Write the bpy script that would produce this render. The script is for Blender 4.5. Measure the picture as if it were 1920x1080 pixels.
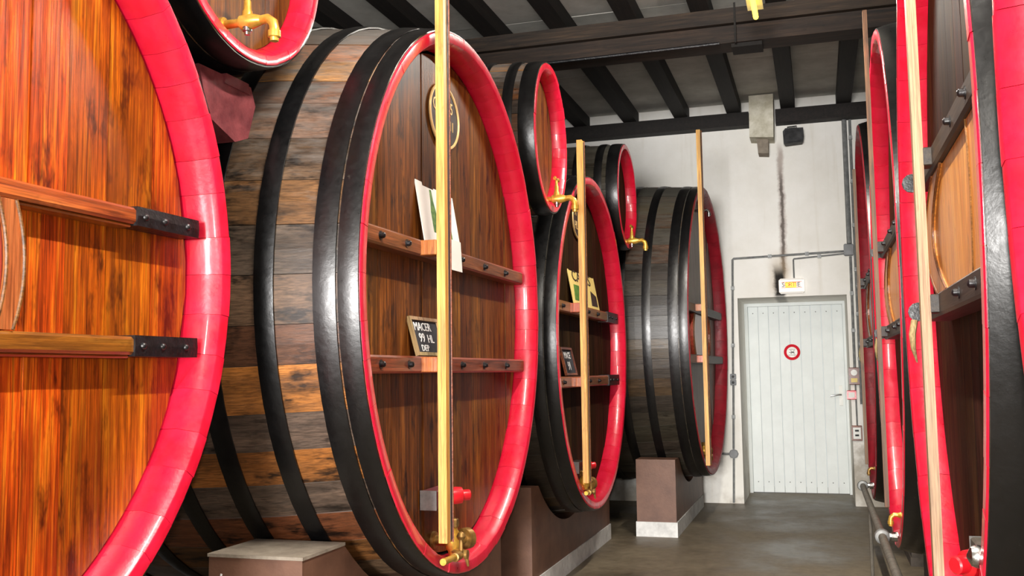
import bpy, bmesh, math, random
from mathutils import Vector, Matrix
random.seed(7)
PI = math.pi
scn = bpy.context.scene
col = scn.collection
for o in list(bpy.data.objects): bpy.data.objects.remove(o)

# ------------------------------------------------------------------ camera
F, VPX, HY, ROLL, CAMH = 1850.0, 1530.0, 700.0, 0.8, 1.35
_p = math.atan((HY-540)/F); _y = math.atan((VPX-960)/F)
fw = Vector((-math.sin(_y)*math.cos(_p), math.cos(_y)*math.cos(_p), math.sin(_p)))
rt = fw.cross(Vector((0,0,1))).normalized(); up = rt.cross(fw)
_r = math.radians(ROLL)
rt2 = rt*math.cos(_r)-up*math.sin(_r); up2 = rt*math.sin(_r)+up*math.cos(_r)
cam = bpy.data.objects.new('camera', bpy.data.cameras.new('camera')); col.objects.link(cam)
cam.data.sensor_width = 36; cam.data.lens = F/1920*36; cam.data.clip_start = 0.02
M = Matrix((rt2, up2, -fw)).transposed().to_4x4(); M.translation = Vector((0,0,CAMH))
cam.matrix_world = M
scn.camera = cam

# ------------------------------------------------------------------ world, light, exposure
w = bpy.data.worlds.new('world'); scn.world = w; w.use_nodes = True
w.node_tree.nodes['Background'].inputs[0].default_value = (0.9,0.95,1,1)
w.node_tree.nodes['Background'].inputs[1].default_value = 0.6
scn.view_settings.view_transform = 'Standard'; scn.view_settings.look = 'None'
scn.view_settings.gamma = 1; scn.view_settings.use_curve_mapping = False
scn.view_settings.exposure = 0.35
def area(name, loc, rot, sx, sy, power, color):
    l = bpy.data.lights.new(name, 'AREA'); l.shape = 'RECTANGLE'; l.size = sx; l.size_y = sy
    l.energy = power; l.color = color
    o = bpy.data.objects.new(name, l); col.objects.link(o); o.location = loc; o.rotation_euler = rot
    return o
# unseen window light, added far behind the camera to brighten the end wall
area('added_window_light', (-.5,-11.95,1.45), (math.radians(90),0,0), 3.3, 2.2, 2600, (1,0.98,0.96))
# the photographer's flash just above the lens
area('camera_flash', (0.02,-0.03,1.47), (math.radians(91),0,math.radians(9)), 0.06, 0.04, 30, (1,0.97,0.93))
TUBE_POWER = 115

# ------------------------------------------------------------------ materials
def lin(r,g,b):
    f = lambda c: (c/255/12.92 if c/255 <= .04045 else ((c/255+.055)/1.055)**2.4)
    return (f(r),f(g),f(b),1)
class NT:
    def __init__(s, name):
        s.m = bpy.data.materials.new(name); s.m.use_nodes = True; s.t = s.m.node_tree
        s.b = s.t.nodes['Principled BSDF']
    def n(s, typ, **kw):
        nd = s.t.nodes.new(typ)
        for k,v in kw.items():
            if k.startswith('i_'):
                key = k[2:]; key = int(key) if key.isdigit() else key.replace('_',' ')
                nd.inputs[key].default_value = v
            else: setattr(nd,k,v)
        return nd
    def l(s,a,b): s.t.links.new(a,b)
    def coords(s, scale, rnd=7.0):
        tc = s.n('ShaderNodeTexCoord'); oi = s.n('ShaderNodeObjectInfo')
        mu = s.n('ShaderNodeMath', operation='MULTIPLY', i_1=rnd); s.l(oi.outputs['Random'], mu.inputs[0])
        ad = s.n('ShaderNodeVectorMath', operation='ADD'); s.l(tc.outputs['Object'], ad.inputs[0]); s.l(mu.outputs[0], ad.inputs[1])
        mp = s.n('ShaderNodeMapping'); mp.inputs['Scale'].default_value = scale; s.l(ad.outputs[0], mp.inputs['Vector'])
        return mp.outputs[0], oi
    def noise(s, vec, scale, detail=4, rough=.6, dist=0):
        nz = s.n('ShaderNodeTexNoise'); nz.inputs['Scale'].default_value = scale; nz.inputs['Detail'].default_value = detail
        nz.inputs['Roughness'].default_value = rough; nz.inputs['Distortion'].default_value = dist
        if vec is not None: s.l(vec, nz.inputs['Vector'])
        return nz.outputs['Fac']
    def ramp(s, fac, stops):
        r = s.n('ShaderNodeValToRGB'); e = r.color_ramp.elements
        while len(e) < len(stops): e.new(.5)
        for i,(p,c) in enumerate(stops):
            e[i].position = p; e[i].color = c if len(c)==4 else (*c,1)
        s.l(fac, r.inputs[0]); return r.outputs[0]
    def mix(s, fac, a, b, mode='MIX'):
        mx = s.n('ShaderNodeMix', data_type='RGBA', blend_type=mode)
        if isinstance(fac,(int,float)): mx.inputs[0].default_value = fac
        else: s.l(fac, mx.inputs[0])
        for k,v in ((6,a),(7,b)):
            if isinstance(v,tuple): mx.inputs[k].default_value = v
            else: s.l(v, mx.inputs[k])
        return mx.outputs[2]
    def bump(s, h, strength=.3, dist=.01):
        bp = s.n('ShaderNodeBump'); bp.inputs['Strength'].default_value = strength; bp.inputs['Distance'].default_value = dist
        s.l(h, bp.inputs['Height']); s.l(bp.outputs[0], s.b.inputs['Normal'])
    def set(s, **kw):
        for k,v in kw.items(): s.b.inputs[k.replace('_',' ')].default_value = v
def wood(name, dark, mid, light, axis='z', rough=.4, var=.35, blotch=.55, coat=0.0, dust=None, spec=.5, hue=.02, palette=None, knots=.6, fine=.45, cross=3.0, kth=.60):
    t = NT(name)
    A3 = lambda al, ac: {'x':(al,ac,ac),'y':(ac,al,ac),'z':(ac,ac,al)}[axis]
    v, oi = t.coords(A3(.5,9))
    g = t.noise(v, 4.2, 6, .7, .6)
    c = t.ramp(g, [(.28,dark),(.5,mid),(.74,light)])
    rnd = oi.outputs['Random']
    if palette:
        mu = t.n('ShaderNodeMath', operation='MULTIPLY', i_1=53.3); t.l(rnd, mu.inputs[0])
        fr0 = t.n('ShaderNodeMath', operation='FRACT'); t.l(mu.outputs[0], fr0.inputs[0])
        pr = t.n('ShaderNodeValToRGB'); pr.color_ramp.interpolation = 'CONSTANT'; e = pr.color_ramp.elements
        while len(e) < len(palette): e.new(.5)
        for i,pc in enumerate(palette): e[i].position = i/len(palette); e[i].color = pc
        t.l(fr0.outputs[0], pr.inputs[0])
        c = t.mix(.74, c, pr.outputs[0])
    # fine pores along the grain
    vf, _ = t.coords(A3(1.4,60), 11)
    fg = t.ramp(t.noise(vf, 3.0, 3, .6), [(.38,(1-fine,)*3),(.6,(1,1,1))])
    c = t.mix(1.0, c, fg, 'MULTIPLY')
    # broad stains running with the grain
    v2, _ = t.coords(A3(.9,cross), 3.1)
    bl = t.ramp(t.noise(v2, 1.6, 5, .65), [(.36,(0,0,0)),(.58,(1,1,1))])
    inv = t.n('ShaderNodeMath', operation='MULTIPLY_ADD', i_1=-blotch, i_2=blotch); t.l(bl, inv.inputs[0])
    c = t.mix(inv.outputs[0], c, dark)
    # knots and black iron-tannin marks
    v3, _ = t.coords(A3(2.2,6.5), 5.3)
    kn = t.ramp(t.noise(v3, 2.1, 4, .68), [(kth,(0,0,0)),(kth+.12,(knots,)*3)])
    c = t.mix(kn, c, tuple(x*.35 for x in dark[:3])+(1,))
    val = t.n('ShaderNodeMapRange'); t.l(rnd, val.inputs[0])
    val.inputs[3].default_value = 1-var; val.inputs[4].default_value = 1+var
    hv = t.n('ShaderNodeHueSaturation'); t.l(val.outputs[0], hv.inputs['Value']); t.l(c, hv.inputs['Color'])
    hr = t.n('ShaderNodeMath', operation='MULTIPLY', i_1=37.7); t.l(rnd, hr.inputs[0])
    fr = t.n('ShaderNodeMath', operation='FRACT'); t.l(hr.outputs[0], fr.inputs[0])
    hm = t.n('ShaderNodeMapRange'); t.l(fr.outputs[0], hm.inputs[0]); hm.inputs[3].default_value = .5-hue; hm.inputs[4].default_value = .5+hue
    t.l(hm.outputs[0], hv.inputs['Hue'])
    c = hv.outputs[0]
    if dust:
        ge = t.n('ShaderNodeNewGeometry'); sx = t.n('ShaderNodeSeparateXYZ'); t.l(ge.outputs['Normal'], sx.inputs[0])
        nd = t.noise(v2, 5, 4, .7)
        ad = t.n('ShaderNodeMath', operation='ADD'); t.l(sx.outputs[2], ad.inputs[0])
        nm = t.n('ShaderNodeMath', operation='MULTIPLY_ADD', i_1=1.1, i_2=-.55); t.l(nd, nm.inputs[0]); t.l(nm.outputs[0], ad.inputs[1])
        df = t.ramp(ad.outputs[0], [(.3,(0,0,0)),(.9,(.75,.75,.75))])
        c = t.mix(df, c, dust)
        rg = t.ramp(df, [(0,(rough,)*3),(1,(.9,)*3)]); t.l(rg, t.b.inputs['Roughness'])
    else: t.set(Roughness=rough)
    t.l(c, t.b.inputs['Base Color'])
    t.b.inputs['Specular IOR Level'].default_value = spec
    if coat: t.set(Coat_Weight=coat, Coat_Roughness=.18)
    t.bump(g, .25, .006)
    return t.m
def paint(name, c1, c2, rough=.3, spec=.5, scale=6, bstr=.08, metal=0, coat=0, r2=None, chips=None):
    t = NT(name); v,oi = t.coords((1,1,1))
    n = t.noise(v, scale, 5, .65)
    c = t.ramp(n, [(.35,c1),(.68,c2)])
    if chips:
        n3 = t.noise(v, 22, 4, .7); c = t.mix(t.ramp(n3,[(.69,(0,0,0)),(.74,(1,1,1))]), c, chips)
    t.l(c, t.b.inputs['Base Color'])
    rr = t.ramp(t.noise(v, scale*2.3, 4, .7), [(.3,(rough,)*3),(.75,(r2 or rough*1.6,)*3)]); t.l(rr, t.b.inputs['Roughness'])
    t.set(Metallic=metal); t.b.inputs['Specular IOR Level'].default_value = spec
    if coat: t.set(Coat_Weight=coat, Coat_Roughness=.08)
    t.bump(t.noise(v, scale*3, 3, .6), bstr, .01)
    return t.m
def emis(name, c, s):
    t = NT(name); t.set(Base_Color=c, Emission_Color=c, Emission_Strength=s); return t.m
MT = {}
MT['head_amber'] = wood('varnished_amber_oak', lin(96,32,6), lin(198,84,12), lin(244,150,32), 'z', .3, .24, .75, .2, hue=.014, knots=.85, kth=.56, fine=.6)
MT['head_brown'] = wood('varnished_brown_oak', lin(44,23,9), lin(126,74,24), lin(178,114,42), 'z', .42, .22, .55, 0, hue=.01, knots=.9, spec=.25, kth=.55, fine=.6)
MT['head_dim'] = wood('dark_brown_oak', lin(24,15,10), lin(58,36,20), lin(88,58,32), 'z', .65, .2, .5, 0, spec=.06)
MT['head_grey'] = wood('greyed_oak', lin(70,58,48), lin(128,112,98), lin(150,134,118), 'z', .5, .15, .4)
MT['bar_amber'] = wood('amber_oak_bar', lin(80,34,12), lin(176,92,34), lin(214,130,56), 'y', .32, .1, .4, .3)
MT['bar_brown'] = wood('brown_oak_bar', lin(70,38,20), lin(138,80,42), lin(165,102,58), 'y', .38, .12, .35, .1)
MT['bar_dark'] = wood('blackened_oak_bar', lin(22,16,12), lin(52,40,32), lin(82,66,52), 'y', .5, .1, .4)
MT['stave'] = wood('weathered_stave_oak', lin(34,26,20), lin(104,80,60), lin(150,118,90), 'x', .42, .22, .7, 0, lin(112,107,102), hue=.01, knots=.9, cross=4.5, kth=.54, palette=[lin(92,80,70),lin(182,110,46),lin(124,80,48),lin(66,50,40),lin(200,128,54),lin(104,80,62),lin(150,88,44),lin(112,74,46)])
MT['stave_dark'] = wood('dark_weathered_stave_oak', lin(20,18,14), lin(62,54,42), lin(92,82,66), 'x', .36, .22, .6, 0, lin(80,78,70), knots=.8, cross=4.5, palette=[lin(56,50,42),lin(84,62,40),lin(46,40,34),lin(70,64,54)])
MT['rod'] = wood('yellow_pine_rod', lin(196,128,50), lin(232,172,84), lin(246,200,112), 'z', .45, .04, .15, hue=.004)
MT['rod_pale'] = wood('pale_pine_rod', lin(140,112,74), lin(184,156,112), lin(206,182,140), 'z', .5, .04, .15)
MT['rod_dull'] = wood('dull_brown_rod', lin(84,60,36), lin(126,94,56), lin(150,114,70), 'z', .5, .04, .2)
MT['pipe'] = paint('painted_pipe_grey', lin(78,74,66), lin(104,98,88), .45, .5, 20, .1)
MT['hatch'] = wood('golden_oak_hatch', lin(160,84,34), lin(226,144,60), lin(248,182,86), 'z', .38, .06, .3, .2, hue=.004)
MT['hatch_red'] = wood('reddish_oak_hatch', lin(120,50,28), lin(190,96,56), lin(212,124,76), 'z', .32, .05, .25, .3)
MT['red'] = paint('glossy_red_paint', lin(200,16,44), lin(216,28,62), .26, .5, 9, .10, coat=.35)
MT['red_shaded'] = paint('shaded_red_paint', lin(128,12,28), lin(158,18,38), .4, .5, 9, .1)  # the red rim paint, darkened for far rims where the flash falls off
MT['maroon'] = paint('maroon_paint', lin(96,38,44), lin(132,62,66), .5, .4, 12, .35)
MT['black'] = paint('black_hoop_paint', lin(5,5,6), lin(12,12,13), .27, .62, 14, .07, r2=.38, chips=lin(40,38,35))
MT['iron'] = paint('black_iron', lin(10,10,12), lin(26,26,30), .28, .6, 25, .2, r2=.5)
MT['steel'] = paint('steel', lin(150,150,150), lin(190,190,188), .22, .5, 20, .05, metal=1)
MT['zinc'] = paint('galvanised_grey', lin(120,122,122), lin(150,152,150), .45, .5, 20, .05, metal=.5)
MT['brass'] = paint('brass', lin(196,146,50), lin(236,194,92), .26, .5, 20, .06, metal=.6, r2=.4)
MT['brass_old'] = paint('tarnished_brass', lin(120,92,48), lin(178,138,74), .32, .5, 20, .1, metal=.6)
MT['white_plastic'] = paint('white_plastic', lin(225,225,218), lin(238,238,232), .4)
MT['grey_plastic'] = paint('grey_plastic', lin(120,122,124), lin(140,142,144), .5)
MT['black_plastic'] = paint('black_plastic', lin(10,10,11), lin(22,22,24), .5)
MT['red_plastic'] = paint('red_plastic', lin(205,22,34), lin(222,32,46), .25, coat=.4)
MT['timber'] = wood('dark_roof_timber_x', lin(20,15,11), lin(54,40,29), lin(80,60,43), 'x', .75, .1, .4)
MT['rafter'] = wood('blackened_rafter', lin(14,12,10), lin(30,25,21), lin(44,37,30), 'y', .8, .1, .4)
MT['panel'] = paint('ceiling_panel_grey', lin(176,174,166), lin(206,204,196), .9, .2, 3, .1)
MT['chalkboard'] = paint('chalkboard', lin(38,38,44), lin(64,64,70), .8)
MT['paper'] = paint('white_paper', lin(240,238,232), lin(248,246,240), .6)
MT['poster_yellow'] = paint('yellow_poster_paper', lin(226,198,110), lin(240,216,140), .5)
MT['green'] = paint('printed_green', lin(50,96,34), lin(110,150,60), .5, scale=30)
MT['ink'] = paint('dark_print', lin(40,28,24), lin(60,40,34), .5)
MT['chalk'] = paint('white_chalk', lin(235,235,235), lin(250,250,250), .8)
MT['gold'] = paint('gilt_paint', lin(226,186,120), lin(244,210,150), .4, metal=.2)
MT['red_print'] = paint('red_print', lin(196,24,40), lin(206,34,50), .7, .2)
MT['door'] = paint('white_gloss_door_paint', lin(224,229,227), lin(232,237,235), .5, .3, 4, .03)
MT['tube'] = emis('yellow_lit_tube', (1,.70,.06,1), 4)
MT['sign_white'] = emis('lit_sign_face', (1,.95,.88,1), .12)
MT['sign_red'] = emis('lit_sign_letter_red', (.75,.04,.02,1), .25)
MT['sign_yellow'] = emis('lit_sign_letter_yellow', (1,.68,.03,1), .9)
t = NT('clear_glass'); t.set(Base_Color=(.9,.92,.9,1), Roughness=.05, Transmission_Weight=.9, IOR=1.45); MT['glass'] = t.m
t = NT('brown_painted_plinth'); v,oi = t.coords((1,1,1)); n = t.noise(v,7,5,.6)
t.l(t.ramp(n,[(.3,lin(92,62,48)),(.7,lin(116,82,64))]), t.b.inputs['Base Color']); t.set(Roughness=.55); t.bump(t.noise(v,60,3,.6),.2,.004); MT['plinth'] = t.m
MT['plinth_dark'] = paint('dark_grey_plinth', lin(70,64,58), lin(96,88,80), .7, .3, 8, .2)
MT['plinth_top'] = paint('dusty_grey_cement', lin(126,116,104), lin(156,146,132), .85, .2, 12, .3)
MT['whitewash'] = paint('scuffed_whitewash', lin(190,190,188), lin(225,225,222), .8, .3, 10, .3)
# concrete floor
t = NT('worn_concrete_floor'); v,oi = t.coords((1,1,1),0)
n = t.noise(v,1.1,6,.65); n2 = t.noise(v,14,5,.7)
c = t.ramp(n,[(.3,lin(70,60,46)),(.5,lin(108,95,75)),(.72,lin(136,122,98))])
c = t.mix(.35, c, t.ramp(n2,[(.3,lin(62,55,46)),(.7,lin(134,125,108))]))
t.l(c,t.b.inputs['Base Color']); t.l(t.ramp(n,[(.35,(.35,)*3),(.7,(.75,)*3)]),t.b.inputs['Roughness']); t.bump(n2,.25,.006); MT['floor'] = t.m
# whitewashed plaster with rust streak, soot and damp at the foot
t = NT('stained_whitewashed_plaster'); tc = t.n('ShaderNodeTexCoord'); P = tc.outputs['Object']
sx = t.n('ShaderNodeSeparateXYZ'); t.l(P,sx.inputs[0])
n1 = t.noise(P,1.6,5,.6); n2 = t.noise(P,9,5,.7)
c = t.ramp(n1,[(.3,lin(232,229,220)),(.6,lin(244,242,236))])
def mth(op,a,b=None,c_=None):
    nd = t.n('ShaderNodeMath',operation=op)
    for i,x in enumerate((a,b,c_)):
        if x is None: continue
        if isinstance(x,(int,float)): nd.inputs[i].default_value = x
        else: t.l(x,nd.inputs[i])
    return nd.outputs[0]
def sm(x,a,b):
    nd = t.n('ShaderNodeMapRange',interpolation_type='SMOOTHSTEP'); t.l(x,nd.inputs[0]); nd.inputs[1].default_value=a; nd.inputs[2].default_value=b
    return nd.outputs[0]
wob = mth('MULTIPLY_ADD',n2,.07,-.035)
xx = mth('ADD',sx.outputs[0],wob)
dx = mth('ABSOLUTE',mth('ADD',xx,.293))
streak = mth('MULTIPLY',sm(dx,.05,.008),mth('MULTIPLY',sm(sx.outputs[2],2.2,2.45),sm(sx.outputs[2],3.72,3.55)))
c = t.mix(mth('MULTIPLY',streak,.55),c,lin(112,72,50))
core = mth('MULTIPLY',sm(dx,.022,.006),mth('MULTIPLY',sm(sx.outputs[2],2.2,2.4),sm(sx.outputs[2],3.5,3.2)))
c = t.mix(mth('MULTIPLY',core,.7),c,lin(40,26,20))
halo = mth('MULTIPLY',sm(mth('ABSOLUTE',mth('ADD',xx,.33)),.16,.02),mth('MULTIPLY',sm(sx.outputs[2],2.05,2.2),sm(sx.outputs[2],2.62,2.3)))
c = t.mix(mth('MULTIPLY',halo,.55),c,lin(176,150,112))
soot = mth('MULTIPLY',sm(mth('ABSOLUTE',mth('ADD',xx,.345)),.075,.03),mth('MULTIPLY',sm(sx.outputs[2],2.06,2.12),sm(sx.outputs[2],2.45,2.3)))
c = t.mix(soot,c,lin(22,18,16))
damp = mth('MULTIPLY',sm(mth('ADD',sx.outputs[2],mth('MULTIPLY',n2,-.9)),.35,-.2),sm(n1,.4,.6))
c = t.mix(mth('MULTIPLY',damp,.75),c,lin(150,138,118))
ns = t.n('ShaderNodeMapping'); ns.inputs['Scale'].default_value=(6,6,.35); t.l(P,ns.inputs[0])
c = t.mix(mth('MULTIPLY',sm(t.noise(ns.outputs[0],2,4,.6),.55,.75),.22),c,lin(190,178,150))
t.l(c,t.b.inputs['Base Color']); t.set(Roughness=.85); t.bump(t.noise(P,18,6,.7),.35,.01); MT['plaster'] = t.m
# damaged corbel plaster
MT['corbel'] = paint('flaking_cream_plaster', lin(186,180,158), lin(222,218,202), .85, .3, 12, .4, chips=lin(140,110,80))
MT['side_wall'] = paint('grey_side_wall', lin(120,116,108), lin(160,156,146), .9, .2, 3, .3)

# ------------------------------------------------------------------ mesh helpers
class MB:
    def __init__(s): s.v=[]; s.f=[]
    def add(s, vs, fs):
        o=len(s.v); s.v += [tuple(x) for x in vs]; s.f += [tuple(i+o for i in f) for f in fs]; return s
    def box(s, x0,x1,y0,y1,z0,z1, ch=0):
        if ch:
            vs=[];
            for (z,i) in ((z0,ch),(z0+ch,0),(z1-ch,0),(z1,ch)):
                vs += [(x0+i+ch*(0 if i else 1)*0,y0+i,z),(x1-i,y0+i,z),(x1-i,y1-i,z),(x0+i,y1-i,z)]
            fs=[(3,2,1,0),(12,13,14,15)]
            for r in range(3):
                for k in range(4): fs.append((r*4+k,r*4+(k+1)%4,r*4+4+(k+1)%4,r*4+4+k))
            return s.add(vs,fs)
        return s.add([(x0,y0,z0),(x1,y0,z0),(x1,y1,z0),(x0,y1,z0),(x0,y0,z1),(x1,y0,z1),(x1,y1,z1),(x0,y1,z1)],
            [(3,2,1,0),(4,5,6,7),(0,1,5,4),(1,2,6,5),(2,3,7,6),(3,0,4,7)])
    def tube(s, path, r, n=10, caps=True):
        path=[Vector(p) for p in path]; rs = r if isinstance(r,(list,tuple)) else [r]*len(path)
        vs=[]; prev=None
        for i,p in enumerate(path):
            d=((path[min(i+1,len(path)-1)]-path[max(i-1,0)])).normalized()
            if prev is None:
                a=Vector((0,0,1)) if abs(d.z)<.9 else Vector((1,0,0)); u=d.cross(a).normalized()
            else:
                u=(prev-d*prev.dot(d)).normalized()
            prev=u; v_=d.cross(u)
            for k in range(n):
                t_=2*PI*k/n; vs.append(p+u*(math.cos(t_)*rs[i])+v_*(math.sin(t_)*rs[i]))
        fs=[]
        for i in range(len(path)-1):
            for k in range(n): fs.append((i*n+k,i*n+(k+1)%n,(i+1)*n+(k+1)%n,(i+1)*n+k))
        if caps: fs.append(tuple(range(n))[::-1]); fs.append(tuple((len(path)-1)*n+k for k in range(n)))
        return s.add(vs,fs)
    def lathe(s, org, d, prof, n=16):   # prof: (distance along d, radius)
        d=Vector(d).normalized(); org=Vector(org)
        e=.0001; pts=[]; 
        a=Vector((0,0,1)) if abs(d.z)<.9 else Vector((1,0,0)); u=d.cross(a).normalized(); v_=d.cross(u)
        vs=[]
        for (h,r) in prof:
            for k in range(n):
                t_=2*PI*k/n; vs.append(org+d*h+u*(math.cos(t_)*max(r,e))+v_*(math.sin(t_)*max(r,e)))
        fs=[]
        for i in range(len(prof)-1):
            for k in range(n): fs.append((i*n+k,i*n+(k+1)%n,(i+1)*n+(k+1)%n,(i+1)*n+k))
        fs.append(tuple(range(n))[::-1]); fs.append(tuple((len(prof)-1)*n+k for k in range(n)))
        return s.add(vs,fs)
    def dome(s, c, d, r, h=None, n=12):
        h=h or r; return s.lathe(c,d,[(-r*.3,r)]+[(h*math.sin(q),r*math.cos(q)) for q in (0,.4,.8,1.2,1.5)],n)
    def prism(s, poly, f0, f1):         # poly: list of 2D; f0/f1 map 2D -> 3D for both ends
        n=len(poly); vs=[f0(*p) for p in poly]+[f1(*p) for p in poly]
        fs=[tuple(range(n))[::-1],tuple(range(n,2*n))]+[(k,(k+1)%n,n+(k+1)%n,n+k) for k in range(n)]
        return s.add(vs,fs)
    def build(s, name, mat, parent=None, smooth=False, loc=None):
        me=bpy.data.meshes.new(name); me.from_pydata(s.v,[],s.f)
        bm=bmesh.new(); bm.from_mesh(me); bmesh.ops.recalc_face_normals(bm,faces=bm.faces)
        if smooth:
            for f in bm.faces: f.smooth=True
            for e in bm.edges:
                if len(e.link_faces)==2 and e.calc_face_angle(0)>.7: e.smooth=False
        bm.to_mesh(me); bm.free()
        me.materials.append(MT[mat] if isinstance(mat,str) else mat)
        o=bpy.data.objects.new(name,me); col.objects.link(o)
        if parent is not None: o.parent=parent
        if loc is not None: o.location=loc
        return o
def tag(o,label,cat,group=None):
    o['label']=label; o['category']=cat
    if group: o['group']=group
    return o
def empty(name,loc,rz=0,parent=None):
    o=bpy.data.objects.new(name,None); col.objects.link(o); o.location=loc; o.rotation_euler=(0,0,rz); o.empty_display_size=.1
    return o
def struct(o,label=None):
    o['kind']='structure'
    if label: o['label']=label
    return o
def text_mesh(name, body, size, mat, parent, mtx, ext=.0008, xs=1.0):
    cu=bpy.data.curves.new(name,'FONT'); cu.body=body; cu.size=size; cu.align_x='CENTER'; cu.align_y='CENTER'; cu.extrude=ext; cu.resolution_u=2
    tmp=bpy.data.objects.new('tmp',cu); col.objects.link(tmp); bpy.context.view_layer.update()
    me=bpy.data.meshes.new_from_object(tmp.evaluated_get(bpy.context.evaluated_depsgraph_get()))
    bpy.data.objects.remove(tmp); me.name=name; me.materials.clear(); me.materials.append(MT[mat])
    me.transform(Matrix.Diagonal((xs,1,1,1))); me.transform(mtx)
    o=bpy.data.objects.new(name,me); col.objects.link(o); o.parent=parent
    return o
# text lying in the plane facing +x (read from +x: right of reader = +y)
def face_px(x,y,z,tilt=0): return Matrix.Translation((x,y,z))@Matrix.Rotation(tilt,4,'X')@Matrix(((0,0,1,0),(1,0,0,0),(0,1,0,0),(0,0,0,1)))
def face_my(x,y,z): return Matrix.Translation((x,y,z))@Matrix(((1,0,0,0),(0,0,-1,0),(0,1,0,0),(0,0,0,1)))

# ------------------------------------------------------------------ the room
WY=10.4; XL,XR,YB=-4.6,3.1,-12.0
struct(MB().box(XL-.3,XR+.3,YB-.3,12.0,-.2,0).build('floor','floor'))
DL,DR,DT=-.77,.30,2.09     # door recess
wb=MB()
wb.box(XL-.3,DL,WY,WY+1.25,0,4.4).box(DR,XR+.3,WY,WY+1.25,0,4.4).box(DL,DR,WY,WY+1.25,DT,4.4)
wall_far=struct(wb.build('wall_far','plaster'))
struct(MB().box(XL-.3,XL,YB-.3,WY,0,4.4).build('wall_left','side_wall'))
struct(MB().box(XR,XR+.3,YB-.3,WY,0,4.4).build('wall_right','side_wall'))
wb=MB(); wx0,wx1,wz0,wz1=-2.2,1.2,.3,2.6
wb.box(XL,wx0,YB-.3,YB,0,4.4).box(wx1,XR,YB-.3,YB,0,4.4).box(wx0,wx1,YB-.3,YB,0,wz0).box(wx0,wx1,YB-.3,YB,wz1,4.4)
struct(wb.build('wall_back','plaster'))
wn=struct(empty('added_window',(-.5,YB-.15,wz0)))  # unseen window added around the frontal light
fr=MB(); W=1.7; H=wz1-wz0
fr.box(-W,W,-.03,.03,0,.07).box(-W,W,-.03,.03,H-.07,H).box(-W,-W+.07,-.03,.03,.07,H-.07).box(W-.07,W,-.03,.03,.07,H-.07)
fr.build('window_frame','white_plastic',wn)
for q in (-1.02,-.34,.34,1.02): MB().box(q-.02,q+.02,-.02,.02,.07,H-.07).build('mullion','white_plastic',wn)
MB().box(-W+.07,W-.07,-.018,.018,H/2-.02,H/2+.02).build('mullion','white_plastic',wn)
# ceiling: panels between rafters
ce=struct(empty('ceiling',(0,3,4.13)))
RX=[-.81+.54*k+.075 for k in range(-8,8)]
ys=[YB,-9.8,-7.6,-5.4,-3.4,-1.6,.7,2.9,5.1,7.35,8.9,WY]
for i in range(len(RX)-1):
    for j in range(len(ys)-1):
        MB().box(RX[i]+.004,RX[i+1]-.004,ys[j]+.006-3,ys[j+1]-.006-3,random.uniform(0,.006),.04).build('ceiling_panel','panel',ce)
MB().box(XL,XR,YB-3,WY-3,.05,.08).build('roof_deck','rafter',ce)
for x in RX:
    MB().box(x-.07,x+.07,YB-3,WY-3,-.13,-.001).build('rafter','rafter',ce)
for xa,xb in ((XL,-.585),(-.32,XR)): MB().box(xa,xb,WY-.16-3,WY-3,-.27,-.131).build('wall_plate','rafter',ce)
tb=MB().box(XL,XR,4.20,4.50,-.245,-.131).build('tie_beam_upper','timber',ce)
tb=MB().box(XL,XR,4.24,4.47,-.38,-.25).build('tie_beam_lower','timber',ce)
MB().box(-.52,-.30,4.26,4.45,-.41,-.381).build('beam_bracket','rafter',ce)
MB().box(-.492,-.478,4.185,4.199,-.40,-.10).build('beam_strap','rafter',ce)
MB().tube([(-2.2,4.195,-.40),(-.6,4.195,-.392)],.012,8).build('beam_conduit','iron',ce)
for yb in (-.3,-7.8):  # next tie beam nearer than the view
    MB().box(XL,XR,yb-3,yb-2.7,-.38,-.131).build('tie_beam','timber',ce)

# fluorescent lamps above the aisle
def lamp(y0,y1,label,pw=1.0):
    r=empty('fluorescent_lamp',(-.30,(y0+y1)/2,3.64)); h=(y1-y0)/2
    tag(r,label,'lamp','fluorescent lamps above the aisle')
    MB().tube([(0,-h,0),(0,-h*.99,0),(0,h*.99,0),(0,h,0)],[.012,.017,.017,.012],10).build('lit_tube','tube',r,True)
    MB().prism([(-.05,.05),(.05,.05),(.03,.085),(-.03,.085)],lambda a,b:(a,-h,b),lambda a,b:(a,h,b)).build('housing','white_plastic',r)
    for q in (-h+.06,h-.06): MB().box(-.012,.012,q-.02,q+.02,.0,.052).build('tube_holder','white_plastic',r)
    for q in (-h*.6,h*.6): MB().tube([(0,q,.08),(0,q,.36)],.006,6).build('hanger','iron',r)
    l=area('tube_light',(-.30,(y0+y1)/2,3.61),(0,0,0),.05,y1-y0,TUBE_POWER*pw,(1,.94,.84))
    area('tube_uplight',(-.30,(y0+y1)/2,3.74),(PI,0,0),.05,y1-y0,TUBE_POWER*pw*.18,(1,.94,.84))
    return r
lamp(5.2,6.46,'yellow glowing fluorescent tube hanging below the dark tie beam',.6)
lamp(1.6,2.86,'fluorescent lamp over the aisle above the viewpoint',1.0)
lamp(-3.2,-1.94,'fluorescent lamp far behind the viewpoint')

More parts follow.
